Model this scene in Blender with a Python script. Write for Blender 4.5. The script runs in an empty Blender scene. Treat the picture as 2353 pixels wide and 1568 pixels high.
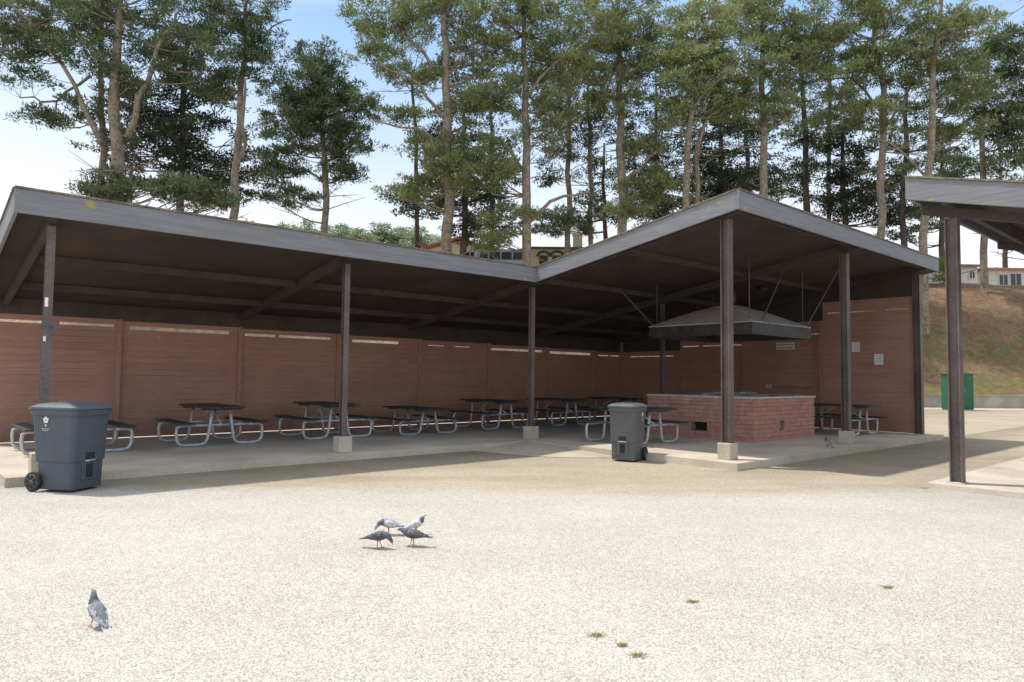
import bpy, math, random
import numpy as np
from mathutils import Vector, Matrix, noise
random.seed(7); rng=np.random.default_rng(7)
D=bpy.data; SC=bpy.context.scene; COL=SC.collection
PI=math.pi
# ---------------------------------------------------------------- camera
F=1600.0; W=2353.0; H=1568.0; EYE=1.55
p=math.atan(82/1600); ro=0.0105
fwd=Vector((0,math.cos(p),math.sin(p))); up0=Vector((0,-math.sin(p),math.cos(p))); r0=Vector((1,0,0))
rt=r0*math.cos(ro)+up0*math.sin(ro); up=up0*math.cos(ro)-r0*math.sin(ro)
cam=D.objects.new('camera',D.cameras.new('camera')); COL.objects.link(cam)
M=Matrix.Identity(4)
for i in range(3):
    M[i][0]=rt[i]; M[i][1]=up[i]; M[i][2]=-fwd[i]
M[2][3]=EYE
cam.matrix_world=M
cam.data.sensor_width=36; cam.data.lens=F/W*36; cam.data.clip_end=3000; cam.data.clip_start=.05
SC.camera=cam
def ray(px,py): return fwd*F+rt*(px-W/2)-up*(py-H/2)
def at(px,py,z=0.0):
    d=ray(px,py); t=(z-EYE)/d.z; return Vector((0,0,EYE))+d*t
def WP(px,py,Y):
    d=ray(px,py); return Vector((0,0,EYE))+d*(Y/d.y)
A=math.radians(41.5); O=Vector((.455,16.1,0)); RC,RS=math.cos(A),math.sin(A)
# ---------------------------------------------------------------- materials
def newmat(name):
    m=D.materials.new(name); m.use_nodes=True; nt=m.node_tree
    return m,nt,nt.nodes['Principled BSDF']
def N(nt,t,**k):
    n=nt.nodes.new(t)
    for a,b in k.items(): setattr(n,a,b)
    return n
def noise_n(nt,vec,scale,detail=5,rough=.6):
    n=N(nt,'ShaderNodeTexNoise'); n.inputs['Scale'].default_value=scale; n.inputs['Detail'].default_value=detail; n.inputs['Roughness'].default_value=rough
    nt.links.new(vec,n.inputs['Vector']); return n.outputs['Fac']
def ramp(nt,fac,a,b,ca=(0,0,0,1),cb=(1,1,1,1)):
    r=N(nt,'ShaderNodeValToRGB'); e=r.color_ramp.elements
    e[0].position=a; e[1].position=b; e[0].color=ca; e[1].color=cb
    nt.links.new(fac,r.inputs[0]); return r.outputs[0]
def mix(nt,fac,a,b,mode='MIX'):
    m=N(nt,'ShaderNodeMix',data_type='RGBA',blend_type=mode)
    def s(i,v):
        if isinstance(v,(tuple,list)): m.inputs[i].default_value=tuple(v)+((1,) if len(v)==3 else ())
        elif isinstance(v,(float,int)): m.inputs[i].default_value=v
        else: nt.links.new(v,m.inputs[i])
    s(0,fac); s(6,a); s(7,b); return m.outputs[2]
def mth(nt,op,a,b=None,c=None):
    m=N(nt,'ShaderNodeMath',operation=op)
    for i,v in enumerate((a,b,c)):
        if v is None: continue
        if isinstance(v,(float,int)): m.inputs[i].default_value=v
        else: nt.links.new(v,m.inputs[i])
    return m.outputs[0]
def mrange(nt,v,a,b,c,d):
    r=N(nt,'ShaderNodeMapRange'); nt.links.new(v,r.inputs[0])
    for i,x in enumerate((a,b,c,d)): r.inputs[i+1].default_value=x
    return r.outputs[0]
def bump(nt,b,h,strength=.3,dist=.01):
    n=N(nt,'ShaderNodeBump'); n.inputs['Strength'].default_value=strength; n.inputs['Distance'].default_value=dist
    nt.links.new(h,n.inputs['Height']); nt.links.new(n.outputs[0],b.inputs['Normal'])
def coord(nt,kind='Object'): return N(nt,'ShaderNodeTexCoord').outputs[kind]
def mapping(nt,co,sc):
    mp=N(nt,'ShaderNodeMapping'); mp.inputs['Scale'].default_value=sc; nt.links.new(co,mp.inputs[0]); return mp.outputs[0]
def pm(name,c1,c2,scale=3,rough=.8,fine=40,finek=.25,bs=.2,bd=.004,metal=0,lo=.35,hi=.65):
    m,nt,b=newmat(name); co=coord(nt)
    big=ramp(nt,noise_n(nt,co,scale),lo,hi)
    c=mix(nt,big,c1,c2)
    f=noise_n(nt,co,fine,3); fr=ramp(nt,f,.3,.7,(1-finek,)*3+(1,),(1+finek,)*3+(1,))
    c=mix(nt,1.0,c,fr,'MULTIPLY')
    nt.links.new(c,b.inputs['Base Color']); b.inputs['Roughness'].default_value=rough; b.inputs['Metallic'].default_value=metal
    bump(nt,b,f,bs,bd); return m
MT={}
MT['post']=pm('post_paint',(.095,.072,.062),(.155,.122,.108),1.5,.6,25,.25,.15)
MT['beam']=pm('beam_paint',(.050,.036,.030),(.080,.058,.048),1.5,.75,20,.25)
MT['concrete']=pm('concrete',(.42,.37,.29),(.54,.49,.40),2,.9,60,.2,.3)
MT['slab']=pm('slab_concrete',(.43,.36,.285),(.64,.565,.465),.8,.75,45,.15,.2,lo=.3,hi=.7)
MT['ramp']=pm('ramp_concrete',(.42,.36,.28),(.54,.475,.38),1.2,.9,60,.2,.3)
MT['galv']=pm('galvanised',(.42,.44,.46),(.58,.60,.61),6,.5,50,.2,.1,metal=.3)
MT['tabletop']=pm('green_black_plastic',(.022,.036,.032),(.045,.062,.054),5,.6,60,.3,.1)
MT['bin']=pm('bin_plastic',(.055,.072,.092),(.070,.088,.110),4,.5,120,.12,.08,.001)
MT['bingrey']=pm('bin_grey_plastic',(.085,.090,.098),(.10,.106,.114),4,.5,120,.12,.08,.001)
MT['lidp']=pm('lid_plastic',(.085,.10,.12),(.11,.125,.145),4,.55,120,.12,.08,.001)
MT['black']=pm('black_rubber',(.012,.012,.013),(.02,.02,.02),6,.7)
MT['white']=pm('white_print',(.78,.79,.81),(.85,.85,.85),6,.6,80,.05)
MT['signw']=pm('sign_enamel',(.78,.76,.62),(.84,.82,.70),6,.5,80,.05)
MT['ink']=pm('ink',(.20,.21,.26),(.26,.26,.3),6,.8)
MT['hood']=pm('hood_metal',(.40,.335,.27),(.58,.49,.40),2.2,.75,30,.3)
MT['hoodskirt']=pm('hood_skirt',(.020,.019,.019),(.055,.050,.047),4,.55,30,.4)
MT['steel']=pm('steel_sheet',(.20,.19,.18),(.36,.35,.33),5,.7,30,.3)
MT['rim']=pm('pale_rim',(.44,.42,.39),(.62,.60,.56),7,.7,30,.3)
MT['bark']=pm('bark',(.16,.125,.09),(.31,.255,.185),2.5,.95,9,.45,.8,.06)
MT['barkd']=pm('dark_bark',(.075,.06,.048),(.13,.10,.08),2.5,.95,9,.4,.8,.06)
MT['greenbox']=pm('green_paint',(.022,.105,.062),(.03,.14,.08),3,.7)
MT['retain']=pm('retaining_concrete',(.27,.24,.18),(.42,.38,.30),.8,.9)
MT['cream']=pm('cream_stucco',(.72,.66,.52),(.78,.72,.58),1,.9,20,.05)
MT['whitewall']=pm('white_stucco',(.72,.69,.60),(.8,.77,.68),1,.9,20,.05)
MT['tan']=pm('tan_stucco',(.62,.47,.31),(.7,.54,.36),1,.9,20,.05)
MT['redtrim']=pm('red_trim',(.35,.05,.04),(.42,.07,.05),2,.6)
MT['orangeroof']=pm('orange_roof',(.42,.19,.12),(.5,.25,.16),3,.8)
MT['greyroof']=pm('grey_roof',(.16,.15,.14),(.24,.22,.2),3,.8)
MT['greentrim']=pm('green_trim',(.03,.08,.05),(.05,.11,.07),2,.6)
MT['carpaint']=pm('silver_car_paint',(.32,.34,.37),(.36,.38,.41),2,.3,20,.03,metal=.4)
def glass():
    m,nt,b=newmat('window_glass'); b.inputs['Base Color'].default_value=(.04,.05,.06,1); b.inputs['Roughness'].default_value=.12; return m
MT['glass']=glass()
MT['blue']=pm('blue_cord',(.02,.10,.24),(.03,.14,.3),9,.6)
MT['pink']=pm('pigeon_leg',(.55,.12,.10),(.6,.18,.14),40,.6)
MT['beakm']=pm('beak_horn',(.05,.045,.04),(.1,.09,.08),40,.5)
MT['eye']=pm('eye_orange',(.5,.12,.02),(.6,.2,.03),40,.3)
def wallmat():
    m,nt,b=newmat('redwood_siding'); co=coord(nt); s=N(nt,'ShaderNodeSeparateXYZ'); nt.links.new(co,s.inputs[0])
    zz=mth(nt,'MULTIPLY',s.outputs[2],1/.135); fr=mth(nt,'FRACT',zz); fl=mth(nt,'FLOOR',zz)
    wob=noise_n(nt,co,1.2,4)
    lw=mth(nt,'MULTIPLY_ADD',wob,.34,-.12)
    line=mth(nt,'LESS_THAN',fr,lw)
    cx=N(nt,'ShaderNodeCombineXYZ'); nt.links.new(fl,cx.inputs[2])
    sx=mth(nt,'FLOOR',mth(nt,'MULTIPLY',mth(nt,'ADD',s.outputs[0],s.outputs[1]),1/2.6)); nt.links.new(sx,cx.inputs[0])
    wn=N(nt,'ShaderNodeTexWhiteNoise',noise_dimensions='3D'); nt.links.new(cx.outputs[0],wn.inputs['Vector'])
    c=mix(nt,wn.outputs[0],(.42,.225,.165),(.455,.25,.185))
    gr=noise_n(nt,mapping(nt,co,(.6,.6,9)),5,5); c=mix(nt,1.0,c,ramp(nt,gr,.3,.7,(.87,.87,.87,1),(1.1,1.1,1.09,1)),'MULTIPLY')
    dirt=ramp(nt,noise_n(nt,co,.9,6,.7),.45,.75,(0,0,0,1),(.6,.6,.6,1)); c=mix(nt,dirt,c,(.27,.165,.125))
    st=mth(nt,'MULTIPLY',mrange(nt,s.outputs[2],.1,.9,.7,0),ramp(nt,noise_n(nt,co,3,5),.35,.6)); c=mix(nt,st,c,(.19,.115,.085))
    spots=ramp(nt,noise_n(nt,co,7,2,.5),.74,.76); c=mix(nt,mth(nt,'MULTIPLY',spots,.6),c,(.5,.42,.38))
    c=mix(nt,mth(nt,'MULTIPLY',line,.45),c,(.13,.075,.055))
    nt.links.new(c,b.inputs['Base Color']); b.inputs['Roughness'].default_value=.85
    bump(nt,b,mth(nt,'SUBTRACT',gr,line),.4,.008); return m
MT['wall']=wallmat()
MT['pilaster']=pm('redwood_trim',(.37,.195,.14),(.42,.225,.165),2,.8,20,.2)
def deckmat():
    m,nt,b=newmat('ceiling_boards'); co=coord(nt); s=N(nt,'ShaderNodeSeparateXYZ'); nt.links.new(co,s.inputs[0])
    zz=mth(nt,'MULTIPLY',s.outputs[1],1/.16); fr=mth(nt,'FRACT',zz); line=mth(nt,'LESS_THAN',fr,.06)
    c=mix(nt,ramp(nt,noise_n(nt,co,1.2,6),.3,.7),(.040,.028,.023),(.078,.056,.045)); c=mix(nt,mth(nt,'MULTIPLY',line,.6),c,(.02,.015,.013))
    nt.links.new(c,b.inputs['Base Color']); b.inputs['Roughness'].default_value=.8; return m
MT['deck']=deckmat()
def fasciamat():
    m,nt,b=newmat('weathered_fascia'); co=coord(nt)
    mp=mapping(nt,co,(.5,.5,12))
    g=noise_n(nt,mp,3,5,.6)
    c=mix(nt,ramp(nt,g,.3,.7),(.165,.168,.185),(.255,.258,.28))
    pa=ramp(nt,noise_n(nt,co,1.1,5,.65),.48,.66); c=mix(nt,mth(nt,'MULTIPLY',pa,.35),c,(.20,.185,.165))
    crack=ramp(nt,noise_n(nt,mp,9,3,.8),.67,.71); c=mix(nt,mth(nt,'MULTIPLY',crack,.7),c,(.06,.055,.055))
    l=ramp(nt,noise_n(nt,co,4.2,6,.7),.60,.67); c=mix(nt,mth(nt,'MULTIPLY',l,.55),c,(.24,.20,.10))
    l2=ramp(nt,noise_n(nt,co,2.6,6,.7),.62,.66); c=mix(nt,mth(nt,'MULTIPLY',l2,.8),c,(.38,.32,.05))
    nt.links.new(c,b.inputs['Base Color']); b.inputs['Roughness'].default_value=.8; bump(nt,b,g,.4,.006); return m
MT['fascia']=fasciamat()
MT['flash']=pm('roof_edge',(.11,.095,.075),(.25,.22,.14),4,.85,30,.4)
def blockmat():
    m,nt,b=newmat('slump_block'); co=coord(nt); s=N(nt,'ShaderNodeSeparateXYZ'); nt.links.new(co,s.inputs[0])
    cb=N(nt,'ShaderNodeCombineXYZ'); nt.links.new(mth(nt,'ADD',s.outputs[0],s.outputs[1]),cb.inputs[0])
    wz=mth(nt,'MULTIPLY_ADD',noise_n(nt,co,2.5,3),.03,s.outputs[2]); nt.links.new(wz,cb.inputs[1])
    br=N(nt,'ShaderNodeTexBrick'); nt.links.new(cb.outputs[0],br.inputs['Vector'])
    br.inputs['Scale'].default_value=1; br.inputs['Brick Width'].default_value=.38; br.inputs['Row Height'].default_value=.10; br.inputs['Mortar Size'].default_value=.009; br.inputs['Mortar Smooth'].default_value=.9
    br.inputs['Color1'].default_value=(.44,.225,.175,1); br.inputs['Color2'].default_value=(.49,.26,.20,1); br.inputs['Mortar'].default_value=(.38,.20,.155,1)
    n=noise_n(nt,co,6,5); c=mix(nt,1.0,br.outputs[0],ramp(nt,n,.3,.7,(.8,.8,.8,1),(1.15,1.15,1.15,1)),'MULTIPLY')
    w=ramp(nt,mth(nt,'ADD',noise_n(nt,co,2.4,6,.75),mrange(nt,s.outputs[2],.6,.97,0,.08)),.58,.72,(0,0,0,1),(.55,.55,.55,1)); c=mix(nt,w,c,(.54,.46,.42))
    nt.links.new(c,b.inputs['Base Color']); b.inputs['Roughness'].default_value=.88
    bump(nt,b,mth(nt,'SUBTRACT',mth(nt,'MULTIPLY',n,.5),br.outputs['Fac']),.7,.02); return m
MT['block']=blockmat()
GA,GB=(.525,.50,.46),(.615,.585,.53)
def groundmat(name,a,b_,dark,sc,stain=None,blend=False):
    m,nt,b=newmat(name); co=coord(nt)
    big=noise_n(nt,co,.35,6,.65); bf=ramp(nt,big,.3,.7); c=mix(nt,bf,a,b_)
    s=N(nt,'ShaderNodeSeparateXYZ'); nt.links.new(co,s.inputs[0])
    if stain:
        st=ramp(nt,noise_n(nt,mapping(nt,co,(.35,1.1,1)),.8,6,.65),.46,.66,(0,0,0,1),(.7,.7,.7,1)); c=mix(nt,st,c,stain)
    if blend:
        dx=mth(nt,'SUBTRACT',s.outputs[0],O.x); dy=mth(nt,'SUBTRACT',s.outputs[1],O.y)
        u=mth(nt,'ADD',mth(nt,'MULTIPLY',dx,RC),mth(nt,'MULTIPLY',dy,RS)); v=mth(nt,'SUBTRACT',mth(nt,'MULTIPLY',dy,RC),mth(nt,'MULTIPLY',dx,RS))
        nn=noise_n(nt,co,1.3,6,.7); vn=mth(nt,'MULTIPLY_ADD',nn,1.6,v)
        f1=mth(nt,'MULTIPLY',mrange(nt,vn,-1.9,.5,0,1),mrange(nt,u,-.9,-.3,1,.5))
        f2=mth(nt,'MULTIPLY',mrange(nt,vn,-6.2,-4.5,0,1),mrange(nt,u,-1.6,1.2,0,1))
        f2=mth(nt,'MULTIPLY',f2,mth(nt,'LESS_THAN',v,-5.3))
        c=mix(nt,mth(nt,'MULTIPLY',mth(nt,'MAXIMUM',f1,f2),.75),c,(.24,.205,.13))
        off=mrange(nt,s.outputs[0],3,7,0,.75)
        yy=mth(nt,'SUBTRACT',mth(nt,'MULTIPLY_ADD',noise_n(nt,co,2.2,6,.7),.9,s.outputs[1]),off)
        c=mix(nt,mrange(nt,yy,9.55,10.25,0,1),mix(nt,bf,GA,GB),c)
    t1=ramp(nt,noise_n(nt,mapping(nt,co,(.5,1.2,1)),.9,7,.7),.48,.66,(0,0,0,1),(.3,.3,.3,1)); c=mix(nt,t1,c,(.47,.42,.35))
    v_=N(nt,'ShaderNodeTexVoronoi'); v_.inputs['Scale'].default_value=sc; nt.links.new(co,v_.inputs['Vector'])
    bw=N(nt,'ShaderNodeRGBToBW'); nt.links.new(v_.outputs['Color'],bw.inputs[0])
    sp=ramp(nt,bw.outputs[0],.15,.7,(.62,.605,.59,1),(1.13,1.13,1.13,1))
    c=mix(nt,1.0,c,sp,'MULTIPLY')
    ed=ramp(nt,v_.outputs['Distance'],.35,.8,(1,1,1,1),(.66,.64,.62,1)); c=mix(nt,1.0,c,ed,'MULTIPLY')
    n2=noise_n(nt,co,9,7,.8); c=mix(nt,1.0,c,ramp(nt,n2,.3,.7,(.88,.87,.86,1),(1.07,1.07,1.07,1)),'MULTIPLY')
    st=ramp(nt,noise_n(nt,mapping(nt,co,(.12,1.3,1)),1.6,5,.6),.56,.72,(0,0,0,1),(.3,.3,.3,1)); c=mix(nt,st,c,dark)
    nt.links.new(c,b.inputs['Base Color']); b.inputs['Roughness'].default_value=.9
    bump(nt,b,mth(nt,'SUBTRACT',1.0,v_.outputs['Distance']),.4,.005); return m
MT['gravel']=groundmat('chip_seal',GA,GB,(.43,.385,.31),110)
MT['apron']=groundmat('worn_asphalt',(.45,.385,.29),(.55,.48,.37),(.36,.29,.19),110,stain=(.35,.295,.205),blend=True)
def hillmat():
    m,nt,b=newmat('hill_soil'); co=coord(nt); s=N(nt,'ShaderNodeSeparateXYZ'); nt.links.new(co,s.inputs[0])
    c=mix(nt,ramp(nt,noise_n(nt,co,.5,6,.7),.35,.65),(.23,.13,.072),(.38,.235,.13))
    c=mix(nt,mrange(nt,s.outputs[0],6,18,.75,0),c,(.62,.48,.34))  # paler soil behind the wall slits: strong sunlight put into the colour
    gn=mth(nt,'ADD',mth(nt,'ADD',noise_n(nt,co,.45,8,.8),mrange(nt,s.outputs[2],1,8,.09,-.04)),mrange(nt,s.outputs[0],8,22,-.3,0))
    g=ramp(nt,gn,.50,.60,(0,0,0,1),(.8,.8,.8,1)); c=mix(nt,g,c,(.22,.215,.065))
    f=noise_n(nt,co,3.0,8,.85); c=mix(nt,1.0,c,ramp(nt,f,.35,.65,(.5,.5,.48,1),(1.35,1.35,1.35,1)),'MULTIPLY')
    nt.links.new(c,b.inputs['Base Color']); b.inputs['Roughness'].default_value=.95; bump(nt,b,f,1,.3); return m
MT['hill']=hillmat()
def leafmat(name,a,b_,c_,yl=None,tr_=.35):
    m,nt,b=newmat(name); g=N(nt,'ShaderNodeNewGeometry'); co=coord(nt)
    n=ramp(nt,noise_n(nt,co,.55,3),.38,.62); c=mix(nt,n,a,b_)
    c=mix(nt,mth(nt,'MULTIPLY',g.outputs['Random Per Island'],.5),c,c_)
    if yl: c=mix(nt,ramp(nt,noise_n(nt,co,.9,2),.58,.72,(0,0,0,1),(.45,.45,.45,1)),c,yl)
    nt.links.new(c,b.inputs['Base Color']); b.inputs['Roughness'].default_value=.55
    tr=N(nt,'ShaderNodeBsdfTranslucent'); nt.links.new(c,tr.inputs[0]); ms=N(nt,'ShaderNodeMixShader'); ms.inputs[0].default_value=tr_
    out=nt.nodes['Material Output']; nt.links.new(b.outputs[0],ms.inputs[1]); nt.links.new(tr.outputs[0],ms.inputs[2]); nt.links.new(ms.outputs[0],out.inputs[0]); return m
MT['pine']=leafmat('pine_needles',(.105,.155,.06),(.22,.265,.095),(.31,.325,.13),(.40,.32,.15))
MT['pinel']=leafmat('sunlit_pine_needles',(.165,.225,.085),(.28,.335,.125),(.37,.39,.17),(.44,.37,.18))  # lighter copy of pine_needles: sunlight put into the leaf colour
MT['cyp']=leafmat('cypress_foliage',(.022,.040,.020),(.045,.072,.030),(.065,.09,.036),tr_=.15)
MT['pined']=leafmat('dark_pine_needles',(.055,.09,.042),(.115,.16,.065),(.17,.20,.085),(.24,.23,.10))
MT['far']=leafmat('far_foliage',(.19,.26,.14),(.27,.34,.19),(.32,.38,.22))  # paler green: distance haze put into the leaf colour
MT['weed']=leafmat('weed_leaves',(.28,.30,.10),(.36,.36,.14),(.44,.41,.18))
MT['shrub']=leafmat('shrub_leaves',(.16,.25,.05),(.24,.33,.08),(.32,.38,.13))
# ---------------------------------------------------------------- mesh helper
class MB:
    def __init__(s): s.v=[]; s.f=[]
    def add(s,vs,fs,mt=None):
        o=len(s.v)
        for q in vs: q=Vector(q); s.v.append(mt@q if mt else q)
        for f in fs: s.f.append([o+i for i in f])
    def box(s,x0,x1,y0,y1,z0,z1,mt=None):
        s.add([(x0,y0,z0),(x1,y0,z0),(x1,y1,z0),(x0,y1,z0),(x0,y0,z1),(x1,y0,z1),(x1,y1,z1),(x0,y1,z1)],
              [(0,3,2,1),(4,5,6,7),(0,1,5,4),(1,2,6,5),(2,3,7,6),(3,0,4,7)],mt); return s
    def bv(s,a,b,h,t):
        a=Vector(a); b=Vector(b); d=(b-a); n=Vector((-d.y,d.x,0)).normalized()*t/2; z=Vector((0,0,h))
        s.add([a-n-z,b-n-z,b+n-z,a+n-z,a-n,b-n,b+n,a+n],[(0,3,2,1),(4,5,6,7),(0,1,5,4),(1,2,6,5),(2,3,7,6),(3,0,4,7)]); return s
    def tube(s,pts,rad,n=8,cap=True):
        pts=[Vector(q) for q in pts]; k=len(pts)
        if not isinstance(rad,(list,tuple)): rad=[rad]*k
        o=len(s.v); prev=None
        for i in range(k):
            t=(pts[min(i+1,k-1)]-pts[max(i-1,0)]).normalized()
            if prev is None:
                a=Vector((0,0,1)) if abs(t.z)<.9 else Vector((0,1,0))
                u=t.cross(a).normalized()
            else: u=(prev-t*prev.dot(t)).normalized()
            prev=u; w=t.cross(u)
            for j in range(n):
                an=2*PI*j/n; s.v.append(pts[i]+(u*math.cos(an)+w*math.sin(an))*rad[i])
        for i in range(k-1):
            for j in range(n):
                s.f.append([o+i*n+j,o+i*n+(j+1)%n,o+(i+1)*n+(j+1)%n,o+(i+1)*n+j])
        if cap:
            s.f.append([o+j for j in range(n)][::-1]); s.f.append([o+(k-1)*n+j for j in range(n)])
        return s
    def rings(s,rings,cap=True):
        o=len(s.v); n=len(rings[0])
        for r in rings: s.v+= [Vector(q) for q in r]
        for i in range(len(rings)-1):
            for j in range(n): s.f.append([o+i*n+j,o+i*n+(j+1)%n,o+(i+1)*n+(j+1)%n,o+(i+1)*n+j])
        if cap: s.f.append([o+j for j in range(n)][::-1]); s.f.append([o+(len(rings)-1)*n+j for j in range(n)])
        return s
    def build(s,name,mat,parent=None,smooth=False,bevel=0):
        me=D.meshes.new(name); me.from_pydata([tuple(q) for q in s.v],[],s.f); me.update()
        me.materials.append(MT[mat] if isinstance(mat,str) else mat)
        if smooth: me.polygons.foreach_set('use_smooth',[True]*len(me.polygons))
        o=D.objects.new(name,me); COL.objects.link(o)
        if parent: o.parent=parent
        if bevel:
            b=o.modifiers.new('bevel','BEVEL'); b.width=bevel; b.segments=2; b.limit_method='ANGLE'
        return o
def thing(name,label,cat,loc=(0,0,0),rz=0,group=None):
    o=D.objects.new(name,None); COL.objects.link(o); o.location=loc; o.rotation_euler=(0,0,rz); o.empty_display_size=.2
    o['label']=label; o['category']=cat
    if group: o['group']=group
    return o
def tag(o,label,cat,group=None):
    o['label']=label; o['category']=cat
    if group: o['group']=group
    return o
def struct(o): o['kind']='structure'; return o
def dup(root,loc,rz,label,scale=None,group=None):
    r=root.copy(); COL.objects.link(r); r.location=loc; r.rotation_euler=(0,0,rz); r['label']=label
    if group: r['group']=group
    if scale: r.scale=scale
    for ch in list(root.children):
        c=ch.copy(); COL.objects.link(c); c.parent=r
        for g in ch.children:
            d=g.copy(); COL.objects.link(d); d.parent=c
    return r
# ---------------------------------------------------------------- terrain
def sm(t): t=max(0,min(1,t)); return t*t*(3-2*t)
def hz(x,y):
    s=.6+8.2*sm((y-41.3)/13.0)
    if y>54: s+=1.6*(1-math.exp(-(y-54)/7))
    s+=noise.noise(Vector((x*.12,y*.12,0)))*.6*sm((y-42)/5)+noise.noise(Vector((x*.5,y*.5,3)))*.22
    return s
def grid(name,x0,x1,y0,y1,st,fn,mat):
    nx=int((x1-x0)/st)+1; ny=int((y1-y0)/st)+1
    vs=[(x0+i*st,y0+j*st,fn(x0+i*st,y0+j*st)) for j in range(ny) for i in range(nx)]
    fs=[(j*nx+i,j*nx+i+1,(j+1)*nx+i+1,(j+1)*nx+i) for j in range(ny-1) for i in range(nx-1)]
    m=MB(); m.add(vs,fs); return struct(m.build(name,mat,smooth=True))
g=MB(); g.add([(-1500,-60,0),(1500,-60,0),(1500,2500,0),(-1500,2500,0)],[(0,1,2,3)]); struct(g.build('ground','gravel'))
g=MB()
top=[]; n=220
for i in range(n+1):
    px=-500+3300*i/n; y=9.0+ (0.75*sm((px-1700)/700)) + noise.noise(Vector((px*.009,1,0)))*.08
    top.append(((px-1176)/1600*y,y,.0004))
mid=[(q[0]*1.08,q[1]*1.08,.004) for q in top]
far=[(q[0]*4.1,38.5,.004) for q in top]
K=n+1
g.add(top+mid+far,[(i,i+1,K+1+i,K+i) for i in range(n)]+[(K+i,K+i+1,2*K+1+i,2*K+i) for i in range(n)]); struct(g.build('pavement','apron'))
grid('hill',-90,110,41,128,1.2,hz,'hill')
def fh(x,y): return 7+ (24*math.exp(-((x+36)/42)**2)+3*noise.noise(Vector((x*.05,y*.05,0))))*sm((y-112)/40)
grid('far_hill',-180,90,112,215,6,fh,'hill')
# ---------------------------------------------------------------- main shelter
def BW(u,v,z=0): return Vector((O.x+u*RC-v*RS,O.y+u*RS+v*RC,z))
SL=.13
def rz_(v): return 4.03-.157*(v+.35)
slab=MB(); slab.box(-9.85,9.9,-.3,5.45,-.1,SL); slab.box(-.35,9.9,-5.45,-.3,-.1,SL)
so=slab.build('concrete_slab','slab'); so.location=O; so.rotation_euler=(0,0,A); struct(so)
rp=MB(); cz=(-.352,-.302)
rv=[(cz[0],cz[1],SL+.002)]; k=20
for i in range(k+1):
    a=PI+ (PI/2)*i/k; rv.append((cz[0]+1.6*math.cos(a),cz[1]+2.5*math.sin(a),.010))
rp.add(rv,[(0,i+1,i+2) for i in range(k)])
ro_=rp.build('concrete_ramp','ramp'); ro_.location=O; ro_.rotation_euler=(0,0,A); struct(ro_)
sh=thing('picnic_shelter','long open picnic shelter with brown wall, dark posts and shed roof stepping forward at right','shelter',O,A)
VF=-5.4; UL=-9.9; UR=9.9; UC=-.18
dk=MB()
def deck(u0,u1,v0,v1):
    a=rz_(v0)-.04; b=rz_(v1)-.04
    dk.add([(u0,v0,a-.10),(u1,v0,a-.10),(u1,v1,b-.10),(u0,v1,b-.10),(u0,v0,a),(u1,v0,a),(u1,v1,b),(u0,v1,b)],[(0,3,2,1),(4,5,6,7),(0,1,5,4),(1,2,6,5),(2,3,7,6),(3,0,4,7)])
deck(UL+.05,UR-.05,-.30,5.75); deck(UC+.05,UR-.05,VF+.05,-.302)
dk.build('roof_deck','deck',sh)
def fas(a,b,h=.33,t=.05):
    m=MB(); m.bv(a,b,h,t); o=m.build('fascia','fascia',sh,bevel=.006)
    m=MB(); a=Vector(a)+Vector((0,0,.028)); b=Vector(b)+Vector((0,0,.028)); m.bv(a,b,.026,.09); m.build('roof_edge','flash',o)
fas((UL,-.33,rz_(-.33)),(UC-.03,-.33,rz_(-.33)))
fas((UC,-.30,rz_(-.33)),(UC,VF+.028,rz_(VF)))
fas((UC-.025,VF,rz_(VF)),(UR,VF,rz_(VF)))
fas((UL+.026,-.30,rz_(-.3)),(UL+.026,5.75,rz_(5.75)))
fas((UR,VF+.03,rz_(VF)),(UR,5.75,rz_(5.75)))
fas((UL+.05,5.78,rz_(5.78)),(UR-.05,5.78,rz_(5.78)))
def hpost(u,v,w,top,foot=True):
    m=MB(); h=w/2; z0=SL+(.29 if foot else .01)
    m.box(u-h,u+h,v-h,v-h+.016,z0,top); m.box(u-h,u+h,v+h-.016,v+h,z0,top); m.box(u-.010,u+.010,v-h+.016,v+h-.016,z0,top)
    o=m.build('post','post',sh)
    if foot:
        m=MB(); m.box(u-.13,u+.13,v-.13,v+.13,SL+.001,z0); m.build('footing','concrete',sh,bevel=.012)
    return o
pb=lambda v: rz_(v)-.14-.01
pL=hpost(-9.42,0,.105,pb(0)-.2); pM=hpost(-4.76,0,.105,pb(0)-.2); pV=hpost(0,0,.105,pb(0)-.2)
pI=hpost(5.0,0,.105,pb(0)-.2,False)
pC=hpost(.1,-5.0,.16,pb(-5)-.2); pR=hpost(5.0,-5.0,.16,pb(-5)-.2); pE=hpost(9.52,-5.0,.18,pb(-5)-.2,False)
def raft(u,v0,v1,h=.18,t=.09):
    m=MB(); m.bv((u,v0,rz_(v0)-.142),(u,v1,rz_(v1)-.142),h,t); m.build('rafter','beam',sh)
for u in (-9.42,-4.76): raft(u,-.28,5.3)
raft(.02,-5.33,5.3); raft(5.0,-5.33,5.3); raft(9.3,-5.33,5.1)
def beam(u0,u1,v,h=.13,t=.08,d=.144):
    m=MB(); m.bv((u0,v,rz_(v)-d),(u1,v,rz_(v)-d),h,t); m.build('purlin','beam',sh)
us=[-9.42,-4.76,.02,5.0,9.3]
for i in range(4):
    for v in (-.18,2.1,3.9): beam(us[i]+.05,us[i+1]-.05,v)
    if i>=2:
        for v in (-5.2,-2.6): beam(us[i]+.05,us[i+1]-.05,v)
ub=[-9.8,-7.4,-4.8,-2.2,.4,3.0,5.6,8.0,9.49]
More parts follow.
